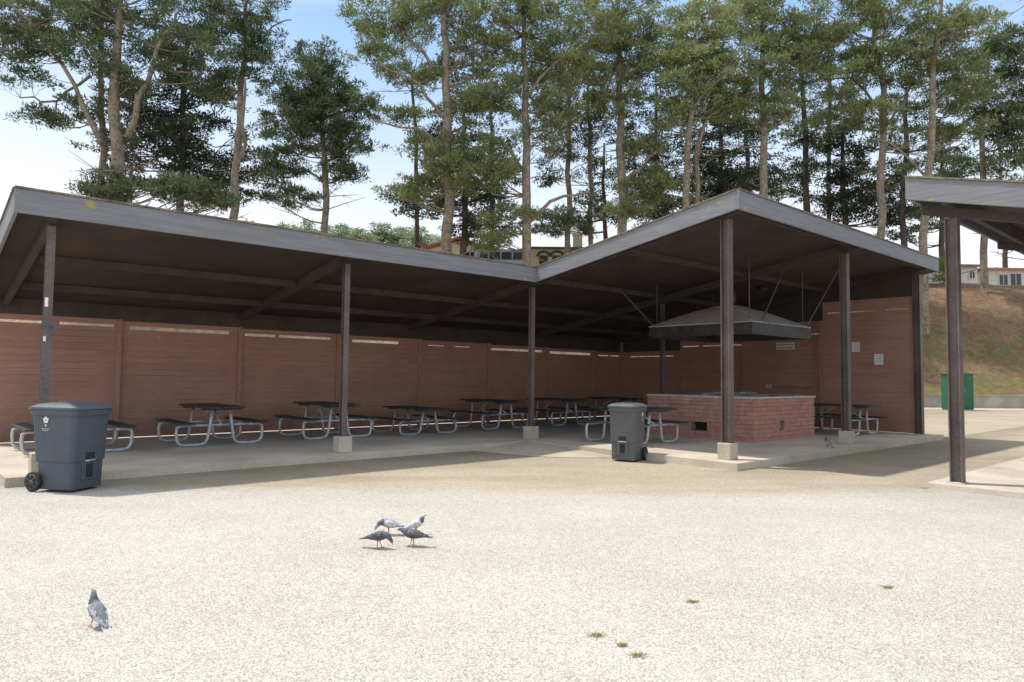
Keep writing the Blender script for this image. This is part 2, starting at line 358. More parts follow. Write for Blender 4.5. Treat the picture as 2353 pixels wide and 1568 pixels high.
def panel(a,b,top,slit,axis,fix,th=.05,sh_=.085,marg=.12,gaps=None):
    m=MB()
    def bx(s0,s1,z0,z1):
        if axis=='u': m.box(s0,s1,fix,fix+th,z0,z1)
        else: m.box(fix,fix+th,s0,s1,z0,z1)
    bx(a,b,SL+.02,slit-sh_/2); bx(a,b,slit+sh_/2,top)
    x=a
    for g0,g1 in (gaps or [(marg,b-a-marg)]):
        bx(x,a+g0,slit-sh_/2,slit+sh_/2); x=a+g1
    bx(x,b,slit-sh_/2,slit+sh_/2)
    m.build('wall_panel','wall',sh)
gp={0:[(.1,1.0),(1.3,2.3)],1:[(.15,2.35)],2:[(.12,.9),(.98,2.4)],3:[(.12,.3),(.42,1.9)],4:[(.3,.9),(1.3,1.9)],5:[(.12,2.4)],6:[(.12,2.2)],7:[(.2,.8),(.9,1.4)]}
for i in range(8):
    top=2.70-.028*i
    panel(ub[i]+.001,ub[i+1]-.001,top,top-.14,'u',5.2,sh_=(.055,.08,.065,.075,.015,.07,.085,.04)[i],gaps=gp[i])
    if i<7:
        m=MB(); m.box(ub[i+1]-.05,ub[i+1]+.05,5.14,5.197,SL+.005,top+.003); m.build('pilaster','pilaster',sh)
    m=MB(); m.bv((ub[i]+.001,5.235,rz_(5.2)-.145),(ub[i+1]-.001,5.235,rz_(5.2)-.145),rz_(5.2)-.145-top-.002,.12); m.build('wall_beam','beam',sh)
m=MB(); m.box(9.40,9.485,5.09,5.19,SL+.005,2.95); m.build('pilaster','pilaster',sh)
vb=[-4.9,-2.45,.05,2.55,5.25]; tops=[3.84,3.30,2.86,2.52]; sl=[.33,.38,.2,.18]
gv=[[(.1,.7),(.9,2.3)],[(.1,.8)],[(.1,1.6),(1.75,2.4)],[(.3,2.2)]]
for i in range(4):
    panel(vb[i]+.001,vb[i+1]-.001,tops[i],tops[i]-sl[i],'v',9.5,sh_=.04,gaps=gv[i])
    if i:
        m=MB(); m.box(9.43,9.497,vb[i]+.0,vb[i]+.10,SL+.005,tops[i]+.003); m.build('pilaster','pilaster',sh)
    a,b=vb[i]+.002,vb[i+1]-.002; m=MB(); t=tops[i]+.001
    za,zb=rz_(a)-.15,rz_(b)-.15
    m.add([(9.485,a,t),(9.56,a,t),(9.56,b,t),(9.485,b,t),(9.485,a,za),(9.56,a,za),(9.56,b,zb),(9.485,b,zb)],[(0,3,2,1),(4,5,6,7),(0,1,5,4),(1,2,6,5),(2,3,7,6),(3,0,4,7)])
    m.build('gable_board','beam',sh)
for a,b,c,d in ((-9.465,-9.425,2.47,2.60),(-9.465,-9.435,1.98,2.05)):
    m=MB(); m.box(a,b,-.0565,-.053,c,d); m.build('sticker','white',pL)
m=MB(); m.tube([(-9.49,-.065,2.22),(-9.35,-.065,2.19),(-9.35,.065,2.18),(-9.49,.065,2.2),(-9.49,-.065,2.23),(-9.40,-.07,2.2),(-9.32,-.09,2.13),(-9.28,-.11,2.16)],.007,6)
cd=tag(m.build('cord','blue',None,True),'blue cord tied around the leftmost shelter post','cord'); cd.location=O; cd.rotation_euler=(0,0,A)
def notice(v,z,w,h,name,label,cat):
    t=thing(name,label,cat,BW(9.49,v,z),A)
    m=MB(); m.box(-.006,0,-w/2,w/2,-h/2,h/2); m.build('sheet','white',t)
    y=h/2-.05
    while y>-h/2+.04:
        x=-w/2+.03; L=random.uniform(.6,1)*(w-.07); m=MB(); m.box(-.0085,-.0065,x,x+L,y-.003,y+.003); m.build('lettering','ink',t)
        y-=.04
notice(-3.39,2.5,.22,.28,'paper_notice','white paper notice on the right end wall, the higher one nearer the hood','notice')
notice(-4.01,2.14,.24,.30,'paper_notice','white paper notice on the right end wall, the lower one nearer the wall end','notice')
t=thing('wall_sign','small white sign with dark lettering on end wall just under the grill hood','sign',BW(9.49,-1.3,2.58),A)
m=MB(); m.box(-.012,0,-.29,.29,-.11,.11); m.build('sign_board','signw',t)
for yy in (.045,-.05):
    x=-.24; m=MB()
    while x<.22:
        L=random.choice((.02,.035,.045)); m.box(-.0155,-.0125,x,x+L,yy-.025,yy+.025); x+=L+.018
    m.build('lettering','ink',t)
t=thing('outlet_box','grey electrical outlet box with conduit on the end wall behind the barbecue','electrical box',BW(9.49,-.75,1.33),A)
m=MB(); m.box(-.06,0,-.09,.09,-.05,.06); m.build('box','galv',t,bevel=.008)
m=MB(); m.tube([(-.03,-.09,0),(-.03,-1.25,-.03),(-.03,-1.40,.05),(-.03,-1.45,.25),(-.03,-1.45,2.0)],.014,8); m.build('conduit','pilaster',t,True)
t=thing('ceiling_lamp','round unlit lamp fixed under the forward roof','lamp',BW(7.0,-1.9,rz_(-1.9)-.15),A)
m=MB(); m.tube([(0,0,0),(0,0,-.05),(0,0,-.1),(0,0,-.12)],[.13,.13,.1,.03],16); m.build('lamp_body','hoodskirt',t,True)
# ---------------------------------------------------------------- barbecue
bq=thing('brick_barbecue','big square red block barbecue pit with pale rim and metal covers under the hood','barbecue',BW(3.48,-3.6,SL+.002),A)
HB=.97; S=2.95
m=MB()
def holewall(f,a0,a1,h0,h1,z0,z1):
    f(a0,h0,0,HB); f(h1,a1,0,HB); f(h0,h1,0,z0); f(h0,h1,z1,HB)
fl=lambda a,b,z0,z1: m.box(0,.2,a,b,z0,z1)
fr_=lambda a,b,z0,z1: m.box(a,b,0,.2,z0,z1)
holewall(fl,.2,S,1.2,1.65,.17,.38); holewall(fr_,0,S,1.15,1.42,.22,.45)
m.box(S-.2,S,.2,S,0,HB); m.box(.2,S-.2,S-.2,S,0,HB)
m.build('pit_wall','block',bq)
m=MB(); m.box(.2,S-.2,.2,S-.2,0,.6); m.build('hearth','black',bq)
m=MB(); m.box(1.17,1.40,.07,.09,.24,.44); m.build('clean_out_door','steel',bq)
m=MB()
for (a,b,c,d) in ((-.03,.22,-.03,S+.03),(S-.22,S+.03,-.03,S+.03),(.222,S-.222,-.03,.22),(.222,S-.222,S-.22,S+.03)): m.box(a,b,c,d,HB+.002,HB+.045)
m.build('rim','rim',bq,bevel=.008)
for i in range(3):
    m=MB(); mt=Matrix.Translation((.25+.83*i+.4,1.48,HB+.06))@Matrix.Rotation((-.05,.045,.02)[i],4,'Y'); m.box(-.4,.4,-1.35,1.35,0,.012,mt); m.box(-.4,.4,-.03,.03,.013,.05,mt); m.build('grill_cover','steel',bq)
# hood
HZ=2.58
hd=thing('grill_hood','grey brown metal smoke hood with black skirt hanging over the barbecue by rods','hood',BW(4.98,-2.1,HZ),A)
m=MB(); h=1.44
def fr(z,a): return [(-a,-a,z),(a,-a,z),(a,a,z),(-a,a,z)]
m.rings([fr(0,h-.01),fr(0,h),fr(.27,h),fr(.27,h-.012),fr(0,h-.012)],False); m.build('skirt','hoodskirt',hd)
m=MB(); m.rings([fr(.28,h+.01),fr(.30,h+.01),fr(.70,.62),fr(.78,.36),fr(.82,.30)],False); m.f.append([len(m.v)-4,len(m.v)-3,len(m.v)-2,len(m.v)-1]); m.build('canopy','hood',hd)
m=MB(); m.tube([(0,0,.81),(0,0,1.30)],.17,16); m.build('flue','hoodskirt',hd,True)
for sx in (-1,1):
    for sy in (-1,1):
        zt=rz_(-2.1+sy*1.2)-HZ-.16
        m=MB(); m.tube([(sx*1.30,sy*1.30,.36),(sx*1.30,sy*1.30,zt)],.012,6); m.build('hanger_rod','post',hd)
        if (sx,sy)!=(1,1):
            m=MB(); m.tube([(sx*1.36,sy*1.36,.31),(sx*2.1,sy*1.9,rz_(-2.1+sy*1.9)-HZ-.16)] if sx!=sy else [(-.9,-1.38,.31),(.3,-1.38,rz_(-3.48)-HZ-.16)],.016,6); m.build('brace_rod','post',hd)
# ---------------------------------------------------------------- second shelter
S2=Vector((5.82,10.2,0))
s2=thing('picnic_shelter','corner of a second dark roofed shelter with one post at the right edge','shelter',S2,A)
def z2(y): return 4.56+.26*y
m=MB(); m.add([(.05,-7,z2(-7)-.14),(9,-7,z2(-7)-.14),(9,-.05,z2(0)-.14),(.05,-.05,z2(0)-.14),(.05,-7,z2(-7)-.04),(9,-7,z2(-7)-.04),(9,-.05,z2(0)-.04),(.05,-.05,z2(0)-.04)],[(0,3,2,1),(4,5,6,7),(0,1,5,4),(1,2,6,5),(2,3,7,6),(3,0,4,7)]); m.build('roof_deck','deck',s2)
for a,b in (((0,0,z2(0)),(0,-7,z2(-7))),((.03,-.025,z2(0)),(9,-.025,z2(0))),((9.03,0,z2(0)),(9.03,-7,z2(-7)))):
    m=MB(); m.bv(a,b,.33,.05); o=m.build('fascia','fascia',s2,bevel=.006)
    m=MB(); m.bv(Vector(a)+Vector((0,0,.028)),Vector(b)+Vector((0,0,.028)),.026,.09); m.build('roof_edge','flash',o)
for y in (-.5,-3.4,-6.6):
    m=MB(); m.bv((.03,y,z2(y)-.155),(8.97,y,z2(y)-.155),.2,.09); m.build('purlin','beam',s2)
for x in (.5,4.5,8.5):
    m=MB(); m.bv((x,-.06,z2(0)-.345),(x,-6.9,z2(-6.9)-.345),.14,.1); m.build('rafter','beam',s2)
for x,y in ((.46,-.46),(8.5,-.5),(8.5,-6.4),(.5,-6.4)):
    m=MB(); q=.08; zt=z2(y)-.49; m.box(x-q,x+q,y-q,y-q+.016,.1,zt); m.box(x-q,x+q,y+q-.016,y+q,.1,zt); m.box(x-.010,x+.010,y-q+.016,y+q-.016,.1,zt); po=m.build('post','post',s2)
    m=MB(); m.box(x-.11,x+.11,y-.11,y+.11,.082,.098); m.build('base_plate','rim',po)
m=MB(); m.box(.15,9,-7,-.15,-.1,.08); o=m.build('concrete_slab','slab'); o.location=S2; o.rotation_euler=(0,0,A); struct(o)
# ---------------------------------------------------------------- picnic tables
def make_table(loc,label):
    t=thing('picnic_table',label,'picnic table',loc,A,'picnic tables under the shelter')
    m=MB()
    for i in range(5): m.box(-.38+i*.153,-.38+i*.153+.146,-.92,.92,.735,.775)
    m.box(-.38,.378,-.66,-.56,.70,.733); m.box(-.38,.378,.56,.66,.70,.733); m.build('tabletop','tabletop',t,bevel=.008)
    for s in (-1,1):
        m=MB(); m.box(s*.70-.13,s*.70-.004,-.92,.92,.435,.47); m.box(s*.70+.004,s*.70+.13,-.92,.92,.435,.47); m.build('bench_seat','tabletop',t,bevel=.008)
    for y in (-.61,.61):
        m=MB()
        for s in (-1,1):
            P=[(s*.56,y,.405),(s*.76,y,.405),(s*.82,y,.37),(s*.83,y,.28),(s*.82,y,.13),(s*.77,y,.055),(s*.68,y,.032),(s*.40,y,.032),(s*.30,y,.06),(s*.25,y,.14),(s*.21,y,.4),(s*.17,y,.70)]
            m.tube(P,.03,8)
            m.tube([(s*.56,y,.405),(s*.21,y,.405)],.024,8)
        m.tube([(-.21,y,.405),(.21,y,.405)],.024,8)
        m.build('frame','galv',t,True)
        m=MB(); m.tube([(0,y,.42),(0,y*.25,.69)],.016,6); m.build('brace','galv',t,True)
    return t
tabs=[(-8.55,3.0,1,'picnic table mostly hidden behind the large dark bin at left'),
(-6.1,3.1,1,'dark green topped picnic table standing alone between the left bin and the middle post'),
(-3.55,3.1,1,'picnic table partly behind the middle post of the left wing'),
(-1.25,2.9,.82,'lower picnic table just right of the middle post, shorter than the others'),
(1.4,3.1,1,'picnic table directly left of the post at the roof valley'),
(3.95,3.1,1,'picnic table seen just right of the roof valley post'),
(6.6,3.1,1,'farthest picnic table, deep in the corner left of the barbecue'),
(1.3,-1.9,1,'picnic table behind the smaller grey bin, beside the barbecue'),
(7.9,-3.6,1,'picnic table at the right end, between barbecue and end wall')]
tb=None
for (u,v,sz,lab) in tabs:
    L=BW(u,v,SL+.001)
    if tb is None: tb=make_table(L,lab)
    else: dup(tb,L,A+random.uniform(-.05,.05),lab,scale=(1,1,sz))
# ---------------------------------------------------------------- bins
def rrect(w,d,r,z,n=5,ox=0):
    out=[]
    for cx,cy,a0 in ((d/2-r,w/2-r,0),(-d/2+r,w/2-r,PI/2),(-d/2+r,-w/2+r,PI),(d/2-r,-w/2+r,1.5*PI)):
        for i in range(n+1):
            a=a0+PI/2*i/n; out.append((cx+r*math.cos(a)+ox,cy+r*math.sin(a),z))
    return out
def bin_(loc,rz,w,d,h,label,mat,ex=-.13,es=.95):
    t=thing('wheeled_bin',label,'trash bin',loc,rz)
    hb=h*.90
    m=MB(); m.rings([rrect(w*.78,d*.70,.05,.03,ox=.02),rrect(w*.80,d*.72,.06,.05,ox=.02),rrect(w*.82,d*.75,.06,h*.32,ox=.015),rrect(w*.86,d*.81,.06,h*.335,ox=.01),rrect(w*.90,d*.88,.06,hb*.8),rrect(w*.92,d*.91,.06,hb-.07),rrect(w*.985,d*.97,.07,hb-.065),rrect(w*.99,d*.975,.07,hb)])
    body=m.build('body',mat,t,True)
    md=body.modifiers.new('es','EDGE_SPLIT'); md.split_angle=math.radians(32)
    m=MB(); m.rings([rrect(w*1.0,d*.99,.07,hb+.004),rrect(w*1.03,d*1.02,.07,hb+.01),rrect(w*1.03,d*1.02,.07,hb+.035),rrect(w*.96,d*.95,.08,hb+.05),rrect(w*.80,d*.82,.09,hb+.075),rrect(w*.6,d*.6,.09,hb+.085)])
    lid=m.build('lid','lidp' ,t,True); md=lid.modifiers.new('es','EDGE_SPLIT'); md.split_angle=math.radians(28)
    for a,b,e in ((-.02,.02,.098),(-w*.24,-w*.20,.093),(w*.20,w*.24,.093)):
        m=MB(); m.box(-d*.29,d*.31,a,b,hb+.072,hb+e); m.build('lid_rib','lidp',lid,bevel=.006)
    m=MB(); m.tube([(-d*.47,-w*.4,hb-.02),(-d*.56,-w*.4,hb+.01),(-d*.57,-w*.36,hb+.015),(-d*.57,w*.36,hb+.015),(-d*.56,w*.4,hb+.01),(-d*.47,w*.4,hb-.02)],.016,8); m.build('handle',mat,t,True)
    R=.125
    for s in (-1,1):
        y0=s*(w*.395); y1=s*(w*.395+.055); xc=-d*.36
        m=MB(); m.tube([(xc,y0,R),(xc,y0+s*.006,R),(xc,y1-s*.006,R),(xc,y1,R)],[R-.012,R,R,R-.012],24); wh=m.build('wheel','black',t,True); md=wh.modifiers.new('es','EDGE_SPLIT'); md.split_angle=.6
        m=MB(); m.tube([(xc,y1+s*.001,R),(xc,y1+s*.008,R)],[.03,.03],14)
        for k_ in range(7):
            a=2*PI*k_/7; m.tube([(xc+.03*math.cos(a),y1+s*.004,R+.03*math.sin(a)),(xc+.085*math.cos(a),y1+s*.004,R+.085*math.sin(a))],.007,6)
        ring=[(xc+.09*math.cos(2*PI*i/20),y1+s*.003,R+.09*math.sin(2*PI*i/20)) for i in range(21)]
        m.tube(ring,.006,6); m.build('rim','bingrey',wh,True)
    m=MB(); m.tube([(-d*.36,-w*.38,R),(-d*.36,w*.38,R)],.014,8); m.build('axle','galv',t)
    xf=d*.375+.02
    m=MB(); m.box(xf-.05,xf+.012,-.11,.11,h*.12,h*.45); pk=m.build('lift_pocket_frame',mat,t,bevel=.01)
    m=MB(); m.box(xf+.013,xf+.017,-.075,.075,h*.355,h*.425); m.build('pocket_shade','black',pk)  # flat black plates: shade of the recess put on as colour
    m=MB(); m.box(xf+.013,xf+.017,-.05,.05,h*.15,h*.30); m.build('pocket_shade','black',pk)
    m=MB(); m.tube([(xf+.022,-.08,h*.335),(xf+.022,.08,h*.335)],.008,8); m.build('lift_bar','galv',pk,True)
    for s in (-1,1):
        m=MB(); tilt=Matrix.Translation((ex*d,s*(w*.458+.005),h*.79))@Matrix.Rotation(-s*.03,4,'X')@Matrix.Scale(es,4)
        for k_ in range(5):
            a=PI/2+2*PI*k_/5; cx,cz_=.028*math.cos(a),.028*math.sin(a)
            pts=[(cx+.019*math.cos(q*PI/4),0,cz_+.019*math.sin(q*PI/4)) for q in range(8)]
            m.add(pts,[tuple(range(8))],tilt)
        m.box(-.005,.005,-.001,.001,-.095,-.055,tilt); m.box(-.020,.020,-.001,.001,-.073,-.068,tilt)
        for q in range(6): m.box(-.06+.02*q,-.06+.02*q+.012,-.001,.001,-.126,-.117,tilt)
        for q in range(4): m.box(-.045+.022*q,-.045+.022*q+.014,-.001,.001,-.148,-.142,tilt)
        m.build('emblem','white',body)
    return t
bin_((-5.84,9.30,.005),math.radians(-14),.64,.76,1.17,'large dark blue grey wheeled bin with white flower emblem in front of leftmost post','bin')
q=at(1446,1062); bin_((q.x,q.y+.2,.005),math.radians(240),.58,.64,1.10,'smaller grey wheeled bin standing left of the barbecue','bingrey',-.1,.8)
# ---------------------------------------------------------------- pigeons
def pmat(name,c1,c2,sc=30,lo=.4,hi=.6): return pm(name,c1,c2,sc,.7,120,.2,lo=lo,hi=hi)
PG={'grey':pmat('pigeon_grey',(.22,.24,.28),(.34,.36,.40)),'pale':pmat('pigeon_pale',(.38,.39,.42),(.58,.58,.6),25),'dark':pmat('pigeon_dark',(.05,.05,.056),(.15,.15,.16),40,.45,.58),
'speck':pmat('pigeon_speckled',(.16,.17,.195),(.50,.51,.54),34,.44,.54),'slate':pmat('pigeon_slate',(.17,.185,.215),(.26,.275,.31)),'neck':pmat('pigeon_neck_sheen',(.06,.12,.11),(.16,.09,.15),20),'brown':pmat('pigeon_brown',(.14,.09,.06),(.22,.15,.1))}
def pigeon(loc,rz,pose,body,wing,tail,label,pitch=0,scale=1.0):
    t=thing('pigeon',label,'pigeon',loc,rz); t.scale=(scale,)*3
    if pose=='peck': neck=[(.078,.150,.040,.040),(.108,.143,.029,.030),(.132,.124,.023,.025),(.148,.100,.021,.022),(.158,.082,.018,.018),(.166,.066,.010,.010)]; bk=[(.164,.070),(.176,.044)]
    elif pose=='level': neck=[(.080,.165,.038,.041),(.108,.178,.027,.029),(.130,.190,.023,.024),(.149,.196,.021,.021),(.165,.193,.016,.015),(.174,.190,.008,.008)]; bk=[(.172,.190),(.197,.183)]
    else: neck=[(.078,.170,.038,.042),(.098,.195,.027,.030),(.110,.218,.022,.024),(.122,.234,.021,.021),(.138,.236,.017,.016),(.148,.233,.009,.009)]; bk=[(.145,.234),(.168,.225)]
    st=[(-.215,.098,.020,.004),(-.17,.104,.026,.007),(-.13,.113,.032,.018),(-.09,.124,.044,.036),(-.045,.133,.055,.050),(0,.138,.060,.057),(.045,.148,.053,.055)]+neck
    rot=lambda x,z:(math.cos(pitch)*x-math.sin(pitch)*(z-.12),.12+math.sin(pitch)*x+math.cos(pitch)*(z-.12))
    pts=[]
    for x,z,a,b in st:
        X,Z=rot(x,z); pts.append((X,Z,a,b))
    def loft(sec,n=14):
        rings=[]
        for i,(x,z,a,b) in enumerate(sec):
            x0,z0=sec[max(i-1,0)][:2]; x1,z1=sec[min(i+1,len(sec)-1)][:2]
            tx,tz=x1-x0,z1-z0; l=math.hypot(tx,tz); nx,nz=-tz/l,tx/l
            rings.append([(x+nx*b*math.sin(2*PI*j/n),a*math.cos(2*PI*j/n),z+nz*b*math.sin(2*PI*j/n)) for j in range(n)])
        m=MB(); m.rings(rings); return m
    bo=loft(pts).build('body',PG[body],t,True); ss=bo.modifiers.new('s','SUBSURF'); ss.levels=1; ss.render_levels=1
    cut=[(x,z,a*1.045,b*1.045) for x,z,a,b in pts[7:9]]
    k8=pts[6]; k9=pts[9]; o=loft([(k8[0]*.3+pts[7][0]*.7,k8[1]*.3+pts[7][1]*.7,.0435,.0455)]+cut+[(k9[0],k9[1],k9[2]*1.03,k9[3]*1.03)]); o.build('neck_plumage',PG['neck'],bo,True)
    b0=rot(*bk[0]); b1=rot(*bk[1]); m=MB(); m.tube([(b0[0],0,b0[1]),(b1[0],0,b1[1])],[.006,.002],8); m.build('beak','beakm',t,True)
    hx,hz_=pts[10][0],pts[10][1]
    for s in (-1,1):
        m=MB(); m.tube([(hx,s*.017,hz_+.004),(hx,s*.0215,hz_+.004)],.004,8); m.build('eye','eye',t)
    for s in (-1,1):
        rings=[]; n=10
        for x,z,hh,yy in ((.062,.150,.010,.046),(.045,.150,.030,.058),(.0,.146,.042,.064),(-.05,.140,.038,.060),(-.10,.130,.026,.046),(-.15,.117,.014,.030),(-.19,.110,.004,.018)):
            X,Z=rot(x,z)
            rings.append([(X-math.sin(pitch)*hh*math.sin(2*PI*j/n),s*(yy-.008+.010*math.cos(2*PI*j/n)-.010*(abs(math.sin(2*PI*j/n)) if math.sin(2*PI*j/n)>0 else .3*abs(math.sin(2*PI*j/n)))),Z+math.cos(pitch)*hh*math.sin(2*PI*j/n)) for j in range(n)])
        m=MB(); m.rings(rings); w=m.build('wing',PG[wing],t,True)
    X0,Z0=rot(-.13,.114); X1,Z1=rot(-.232,.096); m=MB()
    m.add([(X0,-.024,Z0),(X0,.024,Z0),(X1,.036,Z1),(X1-.008,0,Z1),(X1,-.036,Z1),(X0,-.024,Z0-.008),(X0,.024,Z0-.008),(X1,.036,Z1-.004),(X1-.008,0,Z1-.004),(X1,-.036,Z1-.004)],[(0,1,2,3,4),(9,8,7,6,5),(0,5,6,1),(1,6,7,2),(2,7,8,3),(3,8,9,4),(4,9,5,0)]); m.build('tail',PG[tail],t)
    for s in (-1,1):
        m=MB(); fx=.012+.018*s; m.tube([(.005,s*.026,.105),(-.004+fx*.3,s*.026,.06),(fx,s*.027,.006)],[.012,.005,.004],7)
        for a in (-.45,0,.45,PI): m.tube([(fx,s*.027,.006),(fx+.030*math.cos(a),s*.027+.030*math.sin(a),.004)],[.004,.0025],5)
        m.build('leg','pink',t,True)
    return t
pg=[(at(220,1441),math.radians(148),'up','slate','speck','pale','pigeon standing alone in the lower left, grey head and speckled back',.48,.72),
(at(870,1261),math.radians(-12),'peck','dark','dark','dark','dark pigeon pecking at the front left of the flock of four',.0,.78),
(at(893,1230),math.radians(195),'peck','grey','pale','dark','pale winged pigeon with green neck pecking at the back left of the flock',.05,.78),
(at(955,1229),math.radians(25),'up','pale','pale','dark','pale pigeon with head raised at the back right of the flock',.10,.72),
(at(948,1256),math.radians(172),'level','dark','dark','brown','dark pigeon with brown tail at the front right of the flock',-.05,.78),
(at(1902,1028,SL),math.radians(120),'up','dark','grey','dark','small dark pigeon on the slab beside the right front post',.5,.75)]
for l,rz,po,b,w,tl,lab,pi_,sc in pg: pigeon((l.x,l.y,l.z+.004),rz,po,b,w,tl,lab,pi_,sc)
# ---------------------------------------------------------------- leaves
def leafmesh(name,c,d,L,Wd,mat,parent=None):
    n=len(c); r=rng.normal(size=(n,3)); s=np.cross(d,r); s/=np.linalg.norm(s,axis=1)[:,None]+1e-9
    v=np.empty((n,4,3)); v[:,0]=c; v[:,2]=c+d*L[:,None]; mid=c+d*(L*.45)[:,None]; v[:,1]=mid+s*(Wd/2)[:,None]; v[:,3]=mid-s*(Wd/2)[:,None]
    me=D.meshes.new(name); me.vertices.add(4*n); me.vertices.foreach_set('co',v.reshape(-1).astype(np.float32))
    me.loops.add(4*n); me.loops.foreach_set('vertex_index',np.arange(4*n,dtype=np.int32))
    me.polygons.add(n); me.polygons.foreach_set('loop_start',np.arange(0,4*n,4,dtype=np.int32))
    me.update(calc_edges=True); me.materials.append(MT[mat])
    o=D.objects.new(name,me); COL.objects.link(o)
    if parent: o.parent=parent
    return o
def clump(c,a,flat,n,upb=.45):
    d=rng.normal(size=(n,3)); d/=np.linalg.norm(d,axis=1)[:,None]
    r=rng.random(n)**.5*rng.uniform(.65,1.35,n); pos=np.array(c)+d*np.array([a,a,a*flat])*r[:,None]
    dd=d*.8+rng.normal(size=(n,3))*.45; dd[:,2]+=upb; dd/=np.linalg.norm(dd,axis=1)[:,None]
    return pos,dd
def tree(kind,Y,trunk,forks,blobs,label,mat,name='pine_tree',bark='bark',top=True,density=1.0,tw=.8):
    b=WP(trunk[0][0],trunk[0][1],Y); bz=hz(b.x,b.y)
    t=thing(name,label,'tree',(b.x,b.y,bz),0,'tall trees behind the shelter'); off=Vector((b.x,b.y,bz))
    px2m=Y/F
    yj=random.uniform(-.5,.5)
    P=[]; R=[]
    if b.z>bz+.3: P.append(Vector((b.x,b.y,bz-.3))); R.append(trunk[0][2]*px2m*.6*tw)
    for i,(x,y,w) in enumerate(trunk):
        q=WP(x,y,Y); 
        if q.z<bz: continue
        q.y+=yj*i*.5; P.append(q); R.append(w*px2m/2*tw)
    Q=[];RR=[]
    for i in range(len(P)-1):
        for k in range(4):
            f=k/4; q=P[i].lerp(P[i+1],f); am=.16 if (i or k) else 0
            q+=Vector((noise.noise(q*.35+Vector((Y,0,0))),noise.noise(q*.35+Vector((0,Y,7))),0))*am*2; Q.append(q); RR.append(R[i]*(1-f)+R[i+1]*f)
    Q.append(P[-1]); RR.append(R[-1])
    m=MB(); m.tube([q-off for q in Q],RR,9)
    allp=[(q,r) for q,r in zip(Q,RR)]
    for fk in forks:
        fp=[]; sgn=random.choice((-1,1))*random.uniform(.3,1.2)
        for i,(x,y,w) in enumerate(fk):
            q=WP(x,y,Y); q.y+=sgn*i*.8+yj; fp.append((q,w*px2m/2*tw))
        fq=[]
        for i in range(len(fp)-1):
            for k in range(3):
                f=k/3; q=fp[i][0].lerp(fp[i+1][0],f)
                if i or k: q+=Vector((noise.noise(q*.8),0,noise.noise(q*.8+Vector((9,0,0)))))*.5
                fq.append((q,fp[i][1]*(1-f)+fp[i+1][1]*f))
        fq.append(fp[-1]); m.tube([q-off for q,r in fq],[r for q,r in fq],7); allp+=[(q,r*.8) for q,r in fq]
    bl=list(blobs)
    if top and trunk[-1][1]<0: bl.append((trunk[-1][0],trunk[-1][1]+25,130,60,14))
    Cs=[];Ds=[]
    for (cx,cy,rx,ry,nc) in bl:
        c=WP(cx,cy,Y); nc=max(3,int(nc*(1.55 if kind=='cypress' else 2.25)*density))
        for i in range(nc):
            d=Vector(rng.normal(size=3)).normalized()*(random.random()**.42)*1.15
            cc=c+Vector((d.x*rx*px2m,d.y*max(rx,40)*.7*px2m,d.z*ry*px2m))
            if kind=='cypress': a=random.uniform(1.0,1.9); fl=.24; n=180; ub=.1
            else: a=random.uniform(.45,1.15); fl=random.uniform(.35,.6); n=int(55+125*a*a); ub=.55
            for k in range(3):
                o2=Vector((random.uniform(-1,1)*a*.85,random.uniform(-1,1)*a*.85,random.uniform(-.4,.4)*a*(fl+.12)))
                pp,dd=clump(cc+o2-off,a*.52,fl,n//3,ub); Cs.append(pp);Ds.append(dd)
            best=None;bd=1e9
            for q,r in allp:
                if r<.03: continue
                h=(Vector((q.x,q.y,0))-Vector((cc.x,cc.y,0))).length; dz=cc.z-q.z
                sc=abs(dz-h*(.35 if kind!='cypress' else .12))+h*.6
                if sc<bd: bd=sc;best=(q,r)
            if random.random()<.5:
                q,r=best; L=(cc-q).length; r1=min(r*.4,.03+.010*L)
                mid=q.lerp(cc,.5)+Vector((random.uniform(-.12,.12)*L,random.uniform(-.1,.1)*L,-.07*L+random.uniform(-.07,.07)*L))
                m.tube([q-off,q.lerp(mid,.5)-off+Vector((0,0,-.03*L)),mid-off,mid.lerp(cc,.5)-off+Vector((0,0,.03*L)),cc-off],[r1,r1*.8,r1*.6,r1*.4,r1*.2],5,False)
                for k in range(2):
                    e=mid.lerp(cc,random.random())+Vector((random.uniform(-1,1),random.uniform(-1,1),random.uniform(-.3,.6)))*.9
                    m.tube([mid-off,e-off],[r1*.4,.012],4,False)
    if kind=='pine':
        for k in range(22):
            q,r=random.choice(allp[len(Q)//5:len(Q)] or allp); a=random.uniform(0,2*PI); L=random.uniform(.8,3.8)
            e=q+Vector((math.cos(a)*L,math.sin(a)*L,random.uniform(-.25,.5)*L)); mid=q.lerp(e,.5)+Vector((0,0,random.uniform(-.35,.25)))
            m.tube([q-off,mid-off,e-off],[.045,.03,.012],4,False)
            for j in range(2):
                e2=mid.lerp(e,random.random())+Vector((random.uniform(-.7,.7),random.uniform(-.7,.7),random.uniform(-.4,.5))); m.tube([mid-off,e2-off],[.022,.01],4,False)
    m.build('trunk',bark,t,True)
    C=np.concatenate(Cs);Dd=np.concatenate(Ds); n=len(C)
    if kind=='cypress': L=rng.uniform(.16,.40,n);Wd=rng.uniform(.08,.16,n)
    else: L=rng.uniform(.18,.44,n);Wd=rng.uniform(.05,.105,n)
    leafmesh('crown',C,Dd,L,Wd,mat,t)
    return t
T=tree
